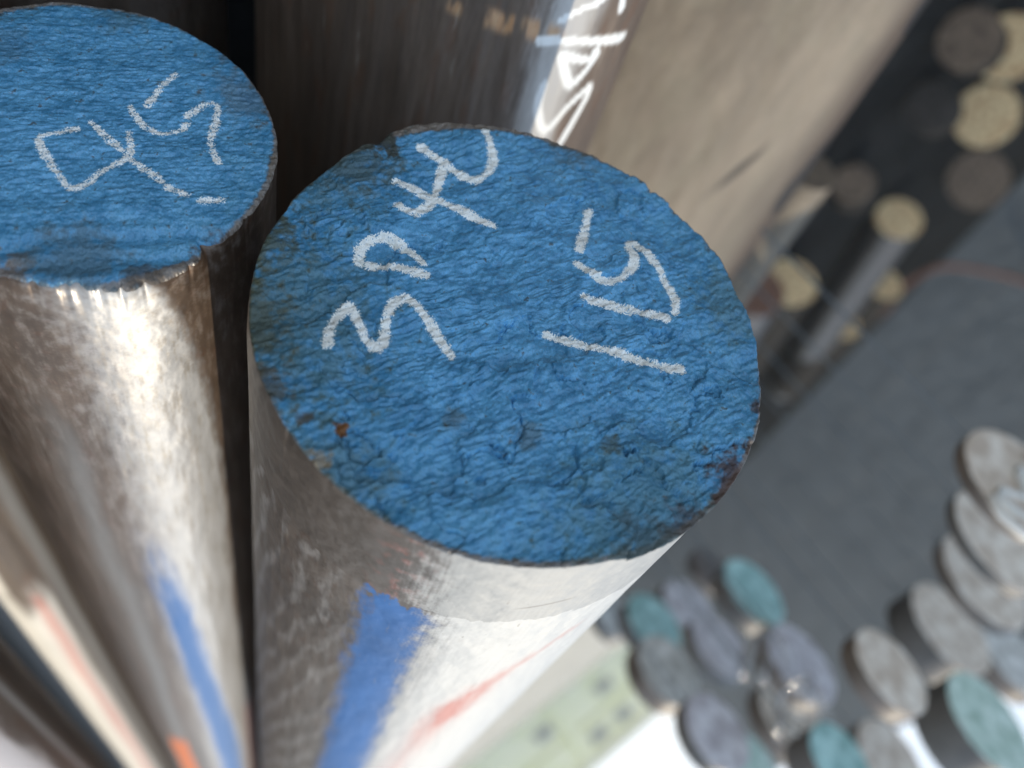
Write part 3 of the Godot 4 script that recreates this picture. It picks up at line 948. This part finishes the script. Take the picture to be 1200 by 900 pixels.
	for spot in [[Vector3(-0.655, 0.105, -1.06), "coil of bright tie wire beside the lilac grey billet end"], [Vector3(-0.590, 0.165, -0.97), "small coil of bright tie wire under the brown grey billet end"]]:
		var c := thing("wire_coil", spot[1], "wire", EYE + spot[0], "coils of tie wire")
		for q in 5:
			var path := PackedVector3Array()
			for s in 25:
				var a := TAU * s / 24.0
				path.append(Vector3(cos(a) * (0.024 + 0.004 * q), sin(a) * (0.028 + 0.003 * q), 0.004 * q + 0.006 * sin(a * 2 + q)))
			part("loop", tube(path, 0.0012, 6), wire, c).rotation = Vector3(0.3 * q, 0.5 * q, 0.2 * q)

	# short bars lying on the yard floor, [label, direction to the end, distance, radius, turn, colours]
	var sand := [Color(0.98, 0.80, 0.58), Color(1.0, 0.90, 0.70)]
	var dim := [Color(0.46, 0.39, 0.33), Color(0.56, 0.48, 0.40)]
	var low := [
		["sandy round bar end lying alone on the dark floor", Vector3(-1.01, -0.216, -0.55), 2.48, 0.0343, 60.0, sand],
		["sandy bar end at the upper right border", Vector3(-1.06, -0.258, -0.505), 2.11, 0.0362, 63.0, sand],
		["dim grey bar end beside the sandy one at the upper right border", Vector3(-1.031, -0.291, -0.51), 1.91, 0.0343, 62.0, dim],
		["dim grey brown bar end under the lone sandy one", Vector3(-0.974, -0.162, -0.59), 3.1, 0.0324, 58.0, dim],
		["very dark bar end beside the lone sandy one", Vector3(-0.966, -0.259, -0.559), 2.15, 0.0285, 60.0, [Color(0.24, 0.22, 0.20), Color(0.30, 0.27, 0.25)]],
		["bright sandy bar end above a shiny bar body", Vector3(-0.889, -0.179, -0.633), 2.9, 0.026, 20.0, sand],
		["small dim bar end left of the bright sandy one", Vector3(-0.864, -0.246, -0.623), 2.3, 0.0228, 40.0, dim],
		["tan bar end on the floor at the lower end of the shiny bar", Vector3(-0.768, -0.188, -0.70), 2.6, 0.0305, 15.0, sand],
		["reddish brown bar end close to the rim of the large bar", Vector3(-0.729, -0.222, -0.709), 2.42, 0.0333, 12.0, [Color(0.50, 0.36, 0.30), Color(0.58, 0.43, 0.35)]],
		["small tan bar end crossed by the rusty wire", Vector3(-0.846, -0.133, -0.675), 3.7, 0.0228, 6.0, sand],
		["small tan bar end lying lowest on the dark floor", Vector3(-0.791, -0.126, -0.709), 3.75, 0.0238, 2.0, sand],
	]
	for m in low:
		var r: float = m[3] * m[2]
		var at: Vector3 = m[1] * m[2]
		at.y = -0.62 + r + 0.002
		var bar := thing("floor_bar", m[0], "steel bar", EYE + at, "bars lying on the yard floor")
		bar.rotation.y = deg_to_rad(m[4])
		var f := end_face(r * 1000, [], 14, 64, flat_height, no_edge, 110.0)
		var ln := 0.08 if m[4] > 30.0 else (1.6 if k % 3 == 1 else 0.5)
		part("end_face", f[0], worn_end(m[5][0], m[5][1], 140 + k), bar)
		part("shaft", shaft(r, ln, f[1], 20, 64, no_dent), shiny if ln > 1.0 else black_scale, bar)
		part("far_end", cap(r, -ln), arm_m, bar)
		k += 1
	var bends: Array[Vector3] = [Vector3(-3.6, -0.60, -3.9), Vector3(-4.14, -0.60, -3.48), Vector3(-4.05, -0.60, -3.15), Vector3(-4.20, -0.56, -3.03), Vector3(-4.32, -0.41, -2.96), Vector3(-4.44, -0.23, -2.92), Vector3(-4.45, -0.02, -2.85)]
	var path := PackedVector3Array()
	for q in bends.size() - 1:
		for t in 8:
			path.append(EYE + bends[q].cubic_interpolate(bends[q + 1], bends[maxi(q - 1, 0)], bends[mini(q + 2, bends.size() - 1)], t / 8.0))
	tag(part("rusty_wire", tube(path, 0.014, 6), plain(Color(0.42, 0.27, 0.22), 0.8), self), "thin rusty wire curving over the dark floor and up the slate grey wall", "wire")
